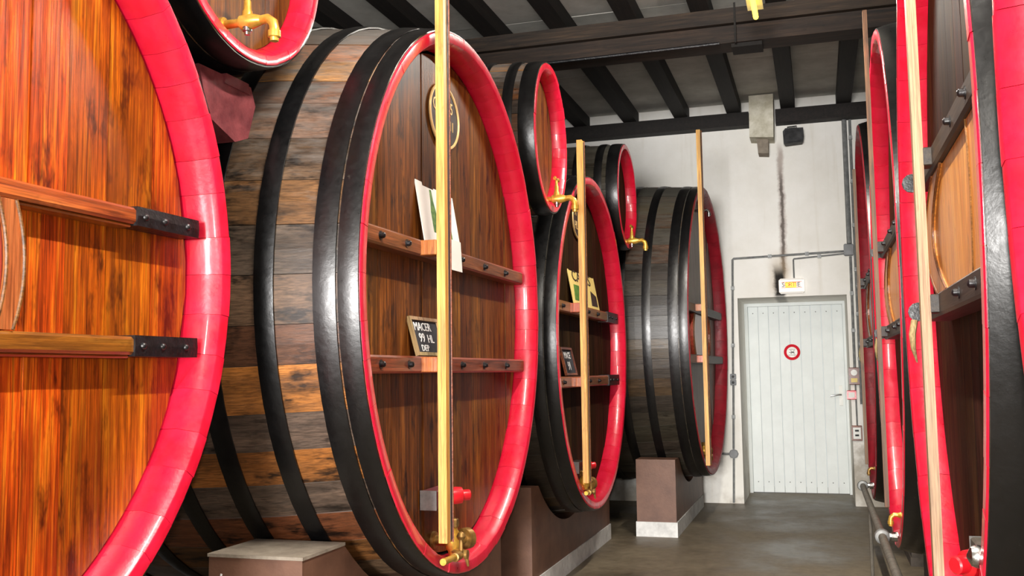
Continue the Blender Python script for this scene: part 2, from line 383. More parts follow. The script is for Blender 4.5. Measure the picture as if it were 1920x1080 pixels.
# ------------------------------------------------------------------ casks
def ell(a,b,t): return a*math.cos(t), b*math.sin(t)
class Cask:
    def __init__(s, name, label, group, X0, yc, zc, a, b, L=2.3, bul=.07, n=52, rz=0, hoops=(), head='head_brown', stave='stave', rim='red', planks=11, sc=1.0, cat='cask'):
        s.a,s.b,s.L,s.bul,s.sc=a,b,L,bul,sc
        s.r=empty(name,(X0,yc,zc-b),rz); tag(s.r,label,cat,group)
        s.c=b                                   # local height of the centre
        s.hs=.11*sc                             # depth of the head behind the rim
        rnd=random.Random(hash_(name)+int(abs(yc)*100))
        # uneven stave widths
        ws=[rnd.uniform(.8,1.2) for _ in range(n)]; tot=sum(ws); acc=rnd.uniform(0,1)
        ss=[.0058*sc,.03*sc+L*.05]+[.03*sc+L*.05+(L*.95-.036*sc)*k/7 for k in range(1,8)]
        for i in range(n):
            t0=2*PI*acc/tot; acc+=ws[i]; t1=2*PI*acc/tot
            g=.0011/((a+b)/2); jr=rnd.uniform(-.0025,.0015)
            vs=[];fs=[]
            for sv in ss:
                k=s.k(sv); th=.05*sc
                if sv==ss[0]: th=.03*sc
                for (tt,off) in ((t0+g,jr),((t0+t1)/2,jr+.0008),(t1-g,jr),(t1-g,-th),(t0+g,-th)):
                    y,z=ell(a*k+off,b*k+off,tt); vs.append((-sv,y,z+s.c))
            for q in range(8):
                for m in range(5): fs.append((q*5+m,q*5+(m+1)%5,q*5+5+(m+1)%5,q*5+5+m))
            fs += [(4,3,2,1,0),(40,41,42,43,44)]
            MB().add(vs,fs).build('stave',stave,s.r)
            prof=[(0,-.004),(.004,0),(.0055,0),(.0055,-.01),(.12,-.051),(.12,-.082),(.062,-.08),(.003,-.047),(0,-.042)]
            vs=[];fs=[];m=len(prof);j2=rnd.uniform(-.0012,.0012)
            for tt in (t0+g*.5,(t0+t1)/2,t1-g*.5):
                for (sv,dr) in prof:
                    k=s.k(sv*sc); y,z=ell(a*k+dr*sc+j2,b*k+dr*sc+j2,tt); vs.append((-sv*sc+j2,y,z+s.c))
            for q in range(2):
                for e in range(m): fs.append((q*m+e,q*m+(e+1)%m,q*m+m+(e+1)%m,q*m+m+e))
            fs += [tuple(range(m))[::-1],tuple(range(2*m,3*m))]
            MB().add(vs,fs).build('rim_segment',rim,s.r,True)
        # iron hoops
        for (s0,s1) in hoops:
            for (p,q) in ((s0,s1),(L-s1,L-s0)):
                N=72; vs=[];fs=[]
                pr=[(p,.001),(p,.0065),(p+(q-p)*.25,.0088),(p+(q-p)*.5,.0096),(p+(q-p)*.75,.0088),(q,.0065),(q,.001)]
                for i in range(N):
                    for (sv,dr) in pr:
                        k=s.k(sv); y,z=ell(a*k+dr,b*k+dr,2*PI*i/N); vs.append((-sv,y,z+s.c))
                for i in range(N):
                    for e in range(6): fs.append((i*7+e,i*7+e+1,((i+1)%N)*7+e+1,((i+1)%N)*7+e))
                    fs.append((i*7+6,i*7,((i+1)%N)*7,((i+1)%N)*7+6))
                MB().add(vs,fs).build('hoop','black',s.r,True)
        # heads of upright planks (front and back)
        for back in (0,1):
            ai,bi=a-.08*sc,b-.08*sc
            pw=[rnd.uniform(.75,1.3) for _ in range(planks)]; tp=sum(pw); y=-ai
            for i in range(planks):
                y0=y; y1=y+2*ai*pw[i]/tp; y=y1
                g=.0012; e0=max(y0+g,-ai*.9995); e1=min(y1-g,ai*.9995); pts=[]
                for q in range(5):
                    yy=e0+(e1-e0)*q/4; pts.append((yy,bi*math.sqrt(max(0,1-(yy/ai)**2))))
                poly=pts+[(p_[0],-p_[1]) for p_ in reversed(pts)]
                j=rnd.uniform(-.002,.002)
                xa=-s.hs+j if not back else -L+s.hs
                xb=xa-.035
                MB().prism(poly,lambda u,v,x=xa:(x,u,v+s.c),lambda u,v,x=xb:(x,u,v+s.c)).build('head_plank',head,s.r)
    def k(s,sv): return 1+s.bul*(1-(2*sv/s.L-1)**2)
    def bar(s, y0,y1,dz,h,d=.075,mat='bar_brown',bolts=(),tips=(),slope=0):
        x0=-s.hs+.002; x1=x0+d; z=s.c+dz; c=.008
        poly=[(x0,z-h/2),(x1-c,z-h/2),(x1,z-h/2+c),(x1,z+h/2-c),(x1-c,z+h/2),(x0,z+h/2)]
        o=MB().prism(poly,lambda u,v:(u,y0,v),lambda u,v:(u,y1,v+slope)).build('crossbar',mat,s.r)
        for y in bolts:
            MB().lathe((x1-.001,y,z),(1,0,0),[(0,.017),(.004,.017),(.004,.011),(.016,.0105),(.02,.006),(.021,0)],12).build('bolt','iron',o,True)
        for (ya,yb) in tips:
            e=.004
            MB().prism([(x0,z-h/2-e),(x1+e,z-h/2-e),(x1+e+.002,z),(x1+e,z+h/2+e),(x0,z+h/2+e)],lambda u,v:(u,ya,v),lambda u,v:(u,yb,v)).build('iron_strap','iron',o)
            for q in (.12,.42,.8):
                MB().dome((x1+e,ya+(yb-ya)*q,z),(1,0,0),.011).build('bolt','iron',o,True)
        return o
    def hatch(s, y, hw, z0, z1, mat='hatch', strip=.055, d=.06, bow=.16, bow2=None):
        bow2=bow if bow2 is None else bow2
        zc_=(z0+z1)/2; hh=(z1-z0)/2
        side=lambda v,hwv,sg=1:hwv-hw*(bow2 if sg>0 else bow)*((v-zc_)/hh)**2
        def outline(hwv,n=9):
            vv=[z0+(z1-z0)*i/n for i in range(n+1)]
            return [(y+side(v,hwv),v) for v in vv]+[(y-side(v,hwv,-1),v) for v in reversed(vv)]
        x0=-s.hs+.002
        o=MB().prism(outline(hw-strip),lambda u,v:(x0,u,s.c+v),lambda u,v:(x0+d-.008,u,s.c+v)).build('hatch',mat,s.r)
        for sg in (-1,1):
            vv=[z0+(z1-z0)*i/9 for i in range(10)]
            pl=[(y+sg*side(v,hw,sg),v) for v in vv]+[(y+sg*(side(v,hw,sg)-strip+.002),v) for v in reversed(vv)]
            MB().prism(pl,lambda u,v:(x0,u,s.c+v),lambda u,v:(x0+d,u,s.c+v)).build('hatch_frame',mat,o)
            for w_ in (.004,strip-.004):
                MB().tube([(x0+d,y+sg*(side(v,hw,sg)-w_),s.c+v) for v in vv],.0045,6).build('hatch_bead','bar_brown',o,True)
        return o
    def rod(s, y, x, z0, z1, mat='rod', wx=.035, wy=.062, tube=True, zs=()):
        o=MB().box(x,x+wx,y-wy/2,y+wy/2,s.c+z0,s.c+z1,.002).build('gauge_rod',mat,s.r)
        if tube:
            MB().box(x+wx-.001,x+wx+.003,y+.004,y+.018,s.c+z0+.01,s.c+z1-.01).build('gauge_slot','ink',o)
            MB().tube([(x+wx+.003,y+.024,s.c+z0),(x+wx+.003,y+.024,s.c+z1)],.0042,8).build('sight_tube','bar_brown',o,True)
        for zb in zs:
            MB().box(-s.hs+.06,x+.001,y-.04,y+.03,s.c+zb-.03,s.c+zb+.03,.003).build('rod_block','hatch_red' if tube else 'bar_dark',o)
        return o
    def text(s,body,size,mat,x,y,z,xs=1,parent=None): return text_mesh('lettering',body,size,mat,parent or s.r,face_px(x,y,s.c+z),xs=xs)
    def tap_bib(s, y, z, k=1.0, mat='brass'):
        x=-s.hs; zz=s.c+z; P=lambda a,b,c:(x+a*k,y+b*k,zz+c*k)
        o=MB().lathe(P(0,0,0),(1,0,0),[(0,.022*k),(.012*k,.022*k),(.014*k,.013*k),(.06*k,.012*k),(.065*k,.02*k),(.1*k,.022*k),(.125*k,.015*k),(.13*k,.013*k)],14).build('tap',mat,s.r,True)
        MB().tube([P(.125,0,0),P(.15,0,.002),P(.168,0,-.012),P(.172,0,-.03),P(.172,0,-.042)],[.013*k,.0135*k,.014*k,.014*k,.0145*k],12).lathe(P(.172,0,-.036),(0,0,-1),[(0,.018*k),(.018*k,.018*k),(.02*k,.013*k),(.03*k,.012*k)],12).build('spout',mat,o,True)
        MB().lathe(P(.085,0,.01),(0,0,1),[(0,.016*k),(.02*k,.014*k),(.025*k,.011*k),(.05*k,.01*k),(.055*k,.007*k),(.085*k,.006*k)],12).build('stem',mat,o,True)
        MB().tube([P(.085,-.038,.09),P(.085,-.028,.096),P(.085,0,.09),P(.085,.028,.096),P(.085,.038,.09)],[.007*k,.008*k,.006*k,.008*k,.007*k],8).build('tap_handle',mat,o,True)
        MB().lathe(P(.085,0,-.012),(0,0,-1),[(0,.014*k),(.016*k,.014*k),(.018*k,.009*k),(.026*k,.008*k)],10).build('drain_cap','steel',o,True)
        return o
    def tap_valve(s, y, z, k=1.0, reach=.2):
        x=-s.hs; zz=s.c+z; P=lambda a,b,c:(x+a*k,y+b*k,zz+c*k)
        o=MB().lathe(P(0,0,0),(1,0,0),[(0,.034*k),(.014*k,.034*k),(.016*k,.02*k),(.06*k,.02*k)],14).build('tap','brass_old',s.r,True)
        MB().lathe(P(.085,0,-.07),(0,0,1),[(0,.016*k),(.03*k,.018*k),(.045*k,.03*k),(.075*k,.038*k),(.1*k,.03*k),(.115*k,.02*k),(.125*k,.02*k)],14).build('valve_body','brass',o,True)
        MB().lathe(P(.085,0,.053),(0,0,1),[(0,.024*k),(.005*k,.026*k),(.03*k,.026*k),(.034*k,.022*k)],6).build('cap_nut','brass_old',o)
        MB().lathe(P(.1,.025,.0),(.35,.95,0),[(0,.02*k),(.03*k,.02*k),(.032*k,.042*k),(.062*k,.042*k),(.066*k,.034*k)],14).build('outlet_cap','brass_old',o,True)
        MB().tube([P(.09,-.01,-.035),P(.14,-.03,-.035),P(.15,-.1,-.035)],.011*k,10).lathe(P(.15,-.1,-.035),(0,-1,0),[(0,.017*k),(.05*k,.017*k),(.052*k,.01*k),(.06*k,.01*k)],12).build('gauge_branch','brass_old',o,True)
        MB().tube([P(.15,-.12,-.035),P(.15,-.12-reach/k,-.03)],[.011*k,.013*k],10).build('branch_lever','brass',o,True)
        MB().lathe(P(.165,-.08,-.035),(1,0,0),[(0,.018*k),(.012*k,.018*k),(.014*k,.01*k)],12).tube([P(.17,-.08,-.04),P(.175,-.07,-.08)],[.009*k,.005*k],8).tube([P(.15,-.08,-.03),P(.15,-.08,.02)],.008*k,8).lathe(P(.15,-.08,.02),(0,0,1),[(0,.012*k),(.012*k,.018*k),(.025*k,.012*k),(.03*k,.004*k)],10).build('petcock','brass_old',o,True)
        return o
    def bung(s, y, z, k=1.0, block='maroon'):
        x=-s.hs; zz=s.c+z
        o=MB().box(x+.002,x+.085*k,y-.17*k,y+.05*k,zz-.045*k,zz+.045*k,.006).build('bung_block',block,s.r)
        MB().lathe((x+.08*k,y+.02*k,zz),(.8,.6,0),[(0,.04*k),(.03*k,.043*k),(.06*k,.04*k),(.066*k,.026*k),(.07*k,.027*k),(.1*k,.027*k),(.105*k,.022*k)],16).build('bung_cap','red_plastic',o,True)
        MB().box(x+.004,x+.088*k,y-.178*k,y-.171*k,zz-.046*k,zz+.046*k).build('steel_plate','zinc',o)
        return o
def hash_(t): return sum(ord(c)*(i+1) for i,c in enumerate(t))%9973
HB=((.007,.078),(.086,.165),(.305,.375),(.52,.595),(.74,.81),(1.0,1.07))
GB='large casks along the aisle'

# nearest cask on the wall side
A=Cask('round_cask','nearest huge cask, bright amber head with bolted crossbars and thick pink-red rim',GB,-1.75,1.603,1.658,1.083,1.083,L=2.3,bul=.06,hoops=HB,head='head_amber',planks=12)
A.bar(-1.0,.955,.142,.046,.066,'bar_amber',tips=((.68,.965),))
A.bar(-1.0,.955,-.218,.05,.066,'bar_amber',tips=((.68,.965),))
for z_ in (.142-.028,-.218-.030):
    MB().prism([(-.108,-.004),(-.058,-.004),(-.054,0),(-.058,.004),(-.108,.004)],lambda u,v:(u,-1.0,v+A.c+z_),lambda u,v:(u,.675,v+A.c+z_)).build('bar_bead','bar_amber',A.r)
A.hatch(-.14,.43,-.19,.117,'hatch_red',.062,.062,.07)
# second cask
B=Cask('round_cask','large cask with brown head, tall yellow gauge rod, chalkboard and white poster',GB,-1.45,4.09,1.674,1.10,1.16,L=2.35,bul=.085,hoops=HB,head='head_brown',planks=13)
B.bar(-1.0,.93,.178,.066,.07,'bar_brown',bolts=(-.86,-.62,-.32,-.02,.3,.62))
B.bar(-1.0,.93,-.285,.066,.07,'bar_brown',bolts=(-.86,-.6,-.3,-.02,.28,.62))
B.rod(-.44,.025,-.975,1.62,zs=(.178,-.285))
B.tap_valve(-.2,-1.01,1.05,.16)
B.bung(-.19,-.83,.85)
# third cask
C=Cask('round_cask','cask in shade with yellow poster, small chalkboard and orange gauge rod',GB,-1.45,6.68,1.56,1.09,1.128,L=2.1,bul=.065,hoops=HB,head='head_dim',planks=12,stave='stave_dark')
C.bar(-1.0,.93,.2,.07,.07,'bar_brown',bolts=(-.8,-.5,-.1,.2),tips=((.55,.94),))
C.bar(-1.0,.93,-.27,.07,.07,'bar_brown',bolts=(-.8,-.5,-.1,.2),tips=((.55,.94),))
C.rod(-.56,.02,-.9,1.28,zs=(.2,-.27))
C.tap_valve(-.38,-.93,1.0,.1)
C.bung(-.3,-.82,.8,'bar_dark')
# fourth cask, standing further into the aisle
D=Cask('oval_cask','cask beside the white end wall with grey head and rim in shade-darkened red',GB,-.93,9.15,1.72,1.16,1.30,L=2.2,bul=.045,rz=math.radians(-2.6),hoops=HB,head='head_grey',planks=11,stave='stave_dark',rim='red_shaded')
D.bar(-1.05,.98,.17,.075,.08,'bar_dark'); D.bar(-1.05,.98,-.27,.075,.08,'bar_dark')
D.hatch(-.1,.5,-.228,.128,'hatch_red',.06,.05)
D.rod(-.58,.02,-1.17,1.72,zs=(.17,-.27))
D.tap_valve(-.35,-1.07,.9,.08); D.tap_bib(-.16,1.08,.9,'steel')
# upper casks
HU=((.006,.095),(.13,.19),(.30,.36))
U1=Cask('small_cask','small upper cask at the top edge with brass tap above a maroon saddle','upper casks',-1.75,2.786,2.869,.474,.474,L=1.7,bul=.05,n=34,hoops=((.006,.095),(.105,.2),(.33,.4)),head='head_brown',planks=7,sc=.75)
U1.tap_bib(-.045,-.365,1.15)
U2=Cask('small_cask','small upper cask between the yellow-rod cask and the third cask','upper casks',-1.45,5.545,2.73,.37,.44,L=1.3,bul=.075,n=32,hoops=HU,head='head_brown',planks=6,sc=.75)
U2.tap_bib(.0,-.365,1.25)
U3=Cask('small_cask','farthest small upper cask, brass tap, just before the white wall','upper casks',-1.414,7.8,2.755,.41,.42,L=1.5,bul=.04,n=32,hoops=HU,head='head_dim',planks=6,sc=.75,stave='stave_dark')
U3.tap_bib(.0,-.36,1.25)
# right hand row (heads face the other way)
GR='tall oval casks opposite'
HR=((.007,.115),(.125,.2),(.36,.43),(.6,.67),(.85,.92))
def right(yc,label,head='head_dim',rim='red',z=1.8,b=1.42,a=1.07,**kw):
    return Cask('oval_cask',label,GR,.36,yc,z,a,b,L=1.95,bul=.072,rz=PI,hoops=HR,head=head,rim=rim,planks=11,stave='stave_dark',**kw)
R1=right(1.06,'nearest cask on the right edge, only its glossy red rim showing',z=1.95)
R2=right(3.45,'oval cask with golden lit hatch and pale gauge rod beside a glossy black hoop')
R3=right(5.76,'second oval cask from the right edge, pinkish hatch and grey gauge rod',a=1.05,b=1.40)
R4=right(8.12,'farthest oval cask in the right row, dim and narrow beside the wall conduits',rim='red_shaded',b=1.44)
for R_,hm in ((R1,'hatch'),(R2,'hatch'),(R3,'hatch'),(R4,'hatch_red')):
    R_.bar(-.45,.98,.235,.075,.09,'bar_dark',bolts=(-.38,0,.5,.8)); R_.bar(-.45,.98,-.245,.075,.09,'bar_dark',bolts=(-.38,0,.5,.8))
    R_.hatch(.26,.68,-.205,.195,hm,.24,.075,.42,.04)
    for z_ in (.235,-.245): MB().dome((.0,-.47,R_.c+z_),(0,-1,0),.035,.03).build('bar_end_knob','iron',R_.r,True)
    MB().tube([(.02,-.40,R_.c-.28),(.03,-.385,R_.c-.33),(.028,-.40,R_.c-.38),(.015,-.43,R_.c-.43)],[.012,.012,.009,.003],8).build('hook','rod_pale',R_.r,True)
R2.rod(.0,.006,-1.19,1.3,'rod_pale',.03,.05,False,zs=(.235,-.245))
R3.rod(-.18,.012,-1.22,1.62,'rod_dull',.024,.04,False,zs=(.235,-.245))
R4.rod(-.2,.012,-1.2,1.15,'rod_dull',.024,.04,False,zs=(.235,-.245))
R2.bung(.5,-.97,.9,'plinth_dark')
MB().tube([(-.08,.72,R2.c-.92),(-.02,.72,R2.c-.92)],.02,10).lathe((-.02,.72,R2.c-.92),(1,0,0),[(0,.024),(.02,.03),(.035,.024),(.045,.004)],12).build('steel_cap','steel',R2.r,True)
R3.tap_bib(.28,-1.2,.85); R4.tap_bib(.15,-1.2,.8,'brass_old')

# ------------------------------------------------------------------ plinths and saddles
def plinth(cask,xa,xb,y0,y1,top,label,mat='plinth',white=.12,wob=0,topmat=None):
    r=empty('cask_plinth',((xa+xb)/2,(y0+y1)/2,0)); tag(r,label,'plinth','plinths under the casks')
    ox,oy=(xa+xb)/2,(y0+y1)/2
    X0,yc=cask.r.location.x,cask.r.location.y; yc-=abs((xa+xb)/2-X0)*math.sin(cask.r.rotation_euler.z); zc=cask.r.location.z+cask.c
    km=max(cask.k(abs(x-X0)) for x in (xa,xb)); a=cask.a*km+.014+abs(cask.r.rotation_euler.z%PI>.1)*.02; b=cask.b*km+.014+(.01 if cask is globals().get('D') else 0)
    N=28; pts=[]
    for i in range(N+1):
        y=y0+(y1-y0)*i/N; u=(y-yc)/a
        z=zc-b*math.sqrt(max(0,1-u*u)) if abs(u)<1 else 9
        pts.append((y-oy,min(top,z)))
    poly=[(y0-oy,white),(y1-oy,white)]+[p for p in reversed(pts)]
    MB().prism(poly,lambda u,v:(xa-ox,u,v),lambda u,v:(xb-ox,u,v)).build('plinth_body',mat,r)
    MB().box(xa-ox-.008,xb-ox+.008,y0-oy-.008,y1-oy+.008,0,white).build('plinth_base','whitewash' if mat=='plinth' else mat,r)
    if topmat:
        e=[p for p in pts if p[1]>=top-.0001]
        for seg in (min(p[0] for p in e),):
            ye=seg
            while any(abs(p[0]-ye)<1e-6 for p in e): ye+=(y1-y0)/N
            ye-=(y1-y0)/N
            MB().box(xa-ox-.004,xb-ox+.004,seg-.004,ye,top+.001,top+.012).build('cement_cap',topmat,r)
    return r
pA=plinth(A,-2.25,-1.92,.55,2.6,.72,'brown plinth under the nearest amber cask, behind its rim')
pB=plinth(B,-2.03,-1.67,3.0,5.15,.735,'brown plinth with chalk mark at the bottom edge under the yellow-rod cask',topmat='plinth_top')
pC=plinth(C,-2.02,-1.67,5.75,8.03,.665,'brown plinth with white base under the third cask')
pD=plinth(D,-1.475,-1.15,8.2,10.1,.626,'short brown plinth with white base near the white door')
for (cs,x,y0,y1,n) in ((A,-3.7,.6,2.6,'nearest amber'),(B,-3.5,3.05,5.15,'yellow-rod'),(C,-3.45,5.75,8.0,'third'),(D,-2.95,8.3,10.0,'fourth')):
    plinth(cs,x,x+.33,y0,y1,.64,'rear plinth in the dark behind the %s cask'%n,'plinth')
for (cs,n) in ((R1,'nearest'),(R2,'golden-hatch'),(R3,'second'),(R4,'farthest')):
    y=cs.r.location.y
    plinth(cs,.56,.86,y-.75,y+.75,.52,'dark plinth under the %s cask of the right row'%n,'plinth_dark',.06)
    plinth(cs,1.75,2.05,y-.75,y+.75,.52,'rear dark plinth under the %s cask of the right row'%n,'plinth_dark',.06)
# painted chalk mark "d" on the plinth front
text_mesh('paint_mark','d',.075,'chalk',pB,face_my(-1.99+1.85,3.0-4.075-.009,.655)@Matrix.Rotation(-.15,4,'Z'))
def saddle(u,x0,x1,poly,label):
    yc=u.r.location.y; zc=u.r.location.z+u.c
    r=empty('cask_saddle',(x0,yc,poly[0][1])); tag(r,label,'saddle','saddle timbers under the upper casks')
    MB().prism(poly,lambda a,b:(0,a-yc,b-poly[0][1]),lambda a,b:(x1-x0,a-yc,b-poly[0][1])).build('saddle_beam','maroon',r)
    return r
sd=saddle(U1,-1.86,-3.5,[(2.735,2.19),(2.87,2.145),(2.95,2.175),(2.995,2.30),(2.965,2.36),(2.66,2.355),(2.69,2.27)],'maroon painted saddle timber between the two nearest casks under the upper cask')
MB().prism([(2.80,2.33),(2.955,2.33),(2.945,2.366),(2.81,2.366)],lambda a,b:(.004,a-2.786,b-2.19),lambda a,b:(-1.6,a-2.786,b-2.19)).build('saddle_wedge','maroon',sd)
saddle(U2,-1.8,-2.85,[(5.3,2.06),(5.36,2.0),(5.52,2.0),(5.57,2.06),(5.57,2.255),(5.3,2.255)],'saddle timber hidden under the middle upper cask')
saddle(U3,-1.8,-2.85,[(7.71,2.15),(7.76,2.1),(7.88,2.1),(7.93,2.16),(7.93,2.30),(7.71,2.30)],'saddle timber hidden under the farthest upper cask')

# ------------------------------------------------------------------ things on the cask heads
def medallion(cs,y,z,h,rows,label,wr=1.25):
    r=empty('oval_medallion',tuple(cs.r.matrix_basis@Vector((-cs.hs+.003,y,cs.c+z)))); r.rotation_euler=cs.r.rotation_euler
    tag(r,label,'plaque','number medallions on the heads')
    N=36; vs=[];fs=[]
    poly=[(h*wr*math.cos(2*PI*i/N),h*math.sin(2*PI*i/N)) for i in range(N)]
    MB().prism(poly,lambda u,v:(0,u,v),lambda u,v:(.008,u,v)).build('backing','ink',r)
    ring=[]
    MB().tube([(.009,h*wr*math.cos(2*PI*i/N),h*math.sin(2*PI*i/N)) for i in range(N+1)],.0065,6,False).build('gilt_ring','gold',r,True)
    for (tx,yy,zz,sz) in rows: text_mesh('lettering',tx,sz,'gold',r,face_px(.0095,yy,zz),xs=.9)
    return r
medallion(B,-.05,.82,.14,[('C',-.115,.03,.085),('5',.085,.05,.075),('11',.085,-.03,.065)],'oval gilt-edged medallion behind the yellow rod on the brown head')
medallion(C,-.08,.84,.13,[('N',-.08,.045,.08),('HL',-.06,-.045,.08)],'oval gilt-edged medallion on the shaded third cask')
def poster(cs,y,z,wd,ht,mat,label,cat,lean=.05,tilt=0,extra=None,frame=None):
    # leans on the crossbar: base stands off the head, top touches it
    base=cs.r.matrix_basis@Vector((-cs.hs+.04,y,cs.c+z)); r=empty({'paper':'poster','poster_yellow':'poster','chalkboard':'chalkboard'}.get(mat,'card'),tuple(base)); 
    r.rotation_euler=(0,-math.atan2(lean,ht),cs.r.rotation_euler.z)
    tag(r,label,cat)
    ti=math.tan(tilt)
    MB().prism([(-wd/2,0),(wd/2,0),(wd/2,ht),(-wd/2,ht)],lambda u,v:(0,u,v+u*ti),lambda u,v:(.004,u,v+u*ti)).build('sheet',mat,r)
    if frame:
        b_=.014
        for (u0,u1,v0,v1) in ((-wd/2-b_,-wd/2,-0,ht+b_),(wd/2,wd/2+b_,0,ht+b_),(-wd/2,wd/2,ht,ht+b_),(-wd/2,wd/2,0,b_)):
            MB().prism([(u0,v0),(u1,v0),(u1,v1),(u0,v1)],lambda u,v:(-.004,u,v+u*ti),lambda u,v:(.012,u,v+u*ti)).build('frame_rail',frame,r)
    return r
p=poster(B,-.15,.215,.43,.27,'paper','white poster with green bottle leaning on upper crossbar behind the yellow rod','poster',.045)
MB().lathe((.0045,.02,.03),(0,0,1),[(0,.034),(.10,.034),(.14,.012),(.19,.010)],12)
bp=[(-.05,.06),(.01,.06),(.01,.15),(-.005,.2),(-.01,.25),(-.03,.25),(-.035,.2),(-.05,.15)]
MB().prism([(u-.04,v) for u,v in bp],lambda u,v:(.0042,u,v),lambda u,v:(.0052,u,v)).build('bottle_print','green',p)
MB().prism([(.08,.03),(.125,.03),(.125,.09),(.11,.13),(.09,.13),(.08,.09)],lambda u,v:(.0042,u,v),lambda u,v:(.0052,u,v)).build('bottle_print','green',p)
q=empty('paper_label',tuple(B.r.matrix_basis@Vector((-.028,-.12,B.c+.12)))); tag(q,'small blank white paper hanging over upper crossbar right of the yellow rod','paper')
MB().prism([(-.07,0),(.085,0),(.065,.13),(-.07,.13)],lambda u,v:(0,u,v),lambda u,v:(.002,u,v)).build('paper_sheet','paper',q)
p=poster(B,-.30,-.25,.28,.15,'chalkboard','chalkboard reading MACER 99 HL leaning on lower crossbar of the yellow-rod cask','chalkboard',.04,0,frame='rod_pale')
text_mesh('lettering','MACER',.05,'chalk',p,face_px(.0055,-.03,.122),xs=1.1)
text_mesh('lettering','99',.055,'chalk',p,face_px(.0055,-.06,.075),xs=1.1); text_mesh('lettering','HL',.05,'chalk',p,face_px(.0055,.03,.072),xs=1.1)
text_mesh('lettering','DEP',.038,'chalk',p,face_px(.0055,-.05,.032),xs=1.2)
p=poster(C,.02,.24,.8,.27,'poster_yellow','yellow CASSIS poster leaning on crossbar of the third cask','poster',.05)
text_mesh('lettering','CASSIS',.11,'ink',p,face_px(.0062,-.03,.2),xs=1.7)
MB().prism([(-.34,.03),(-.12,.03),(-.15,.14),(-.3,.14)],lambda u,v:(.0042,u,v),lambda u,v:(.0052,u,v)).build('print_block','green',p)
MB().prism([(.16,.02),(.36,.02),(.36,.10),(.2,.13)],lambda u,v:(.0042,u,v),lambda u,v:(.0052,u,v)).build('print_block','ink',p)
p=poster(C,-.48,-.23,.26,.17,'chalkboard','small chalkboard leaning on lower crossbar of the shaded third cask','chalkboard',.04,0,frame='bar_brown')
text_mesh('lettering','MACE',.06,'chalk',p,face_px(.0055,.0,.13)); text_mesh('lettering','91',.08,'chalk',p,face_px(.0055,.0,.06))

# ------------------------------------------------------------------ far wall: door, lamp, conduits
dr=struct(empty('door_1',((DL+DR)/2,11.36,0)),'white plank door with round red no-smoking sticker')
cxD=(DL+DR)/2; x0,x1=-.735-cxD,.275-cxD
MB().box(DL-cxD,x0,-.03,.06,0,DT).box(x1,DR-cxD,-.03,.06,0,DT).box(x0,x1,-.03,.06,2.055,DT).build('door_frame','door',dr)
nb=9
for i in range(nb):
    a_=x0+(x1-x0)*i/nb+.0015; b_=x0+(x1-x0)*(i+1)/nb-.0015; c_=.005
    MB().prism([(a_,.03),(a_,.004),(a_+c_,0),(b_-c_,0),(b_,.004),(b_,.03)],lambda u,v:(u,v,.008),lambda u,v:(u,v,2.053)).build('door_board','door',dr)
    for z in (.12,1.98): MB().dome(((a_+b_)/2,-.0005,z),(0,-1,0),.006,n=8).build('screw','zinc',dr,True)
sk=MB().lathe((-.27-cxD,-.001,1.54),(0,-1,0),[(0,.088),(.002,.088)],28).build('sticker','red_print',dr)
MB().lathe((-.27-cxD,-.003,1.54),(0,-1,0),[(0,.058),(.0012,.058)],24).build('sticker_centre','paper',sk)
MB().box(-.30-cxD,-.245-cxD,-.006,-.0045,1.535,1.541).add([],[]).build('cigarette_print','ink',sk)
for sg in (-1,1):
    m=MB().box(-.028,.028,-.0005,.0005,-.0025,.0025).build('cross_print','ink',sk); m.location=(-.265-cxD,-.0055,1.54); m.rotation_euler=(0,sg*.7,0)
text_mesh('lettering','DEFENSE',.018,'ink',sk,face_my(-.27-cxD,-.0045,1.57),.0004); text_mesh('lettering','DE FUMER',.018,'ink',sk,face_my(-.27-cxD,-.0045,1.507),.0004)
hp=MB().box(.205-cxD,.245-cxD,-.012,0,.95,1.17,.004).build('handle_plate','white_plastic',dr)
MB().tube([(.225-cxD,-.01,1.07),(.225-cxD,-.05,1.07),(.2-cxD,-.06,1.07),(.11-cxD,-.06,1.055)],.009,8).build('door_handle','steel',hp,True)
# corbel
r=empty('plaster_corbel',(-.45,WY,3.65)); tag(r,'flaking cream plaster pier stub breaking the dark wall plate above the sign','corbel')
MB().prism([(-.125,.05),(.11,.03),(.115,.2),(.12,.475),(-.12,.475)],lambda u,v:(u,-.30,v),lambda u,v:(u,-.005,v)).build('corbel_block','corbel',r)
MB().prism([(-.05,-.10),(.05,-.11),(.055,.04),(-.06,.05)],lambda u,v:(u,-.2,v),lambda u,v:(u,-.004,v)).build('broken_stub','plinth_top',r)
# black floodlight
r=empty('floodlight',(-.147,WY,3.63)); tag(r,'small black floodlight on the white wall beside the plaster stub','floodlight')
MB().prism([(-.10,.0),(.09,.01),(.10,.06),(.095,.155),(-.08,.16),(-.105,.13)],lambda u,v:(u,-.17,v),lambda u,v:(u*.85,-.05,v)).build('floodlight_body','black_plastic',r)
MB().box(-.085,.08,-.176,-.171,.02,.14).build('front_glass','black_plastic',r)
MB().tube([(-.06,-.1,.15),(-.06,-.1,.185),(.03,-.1,.19),(.03,-.1,.155)],.007,6).build('carry_handle','steel',r)
MB().box(-.03,.03,-.05,0,.05,.1).build('wall_bracket','black_plastic',r)
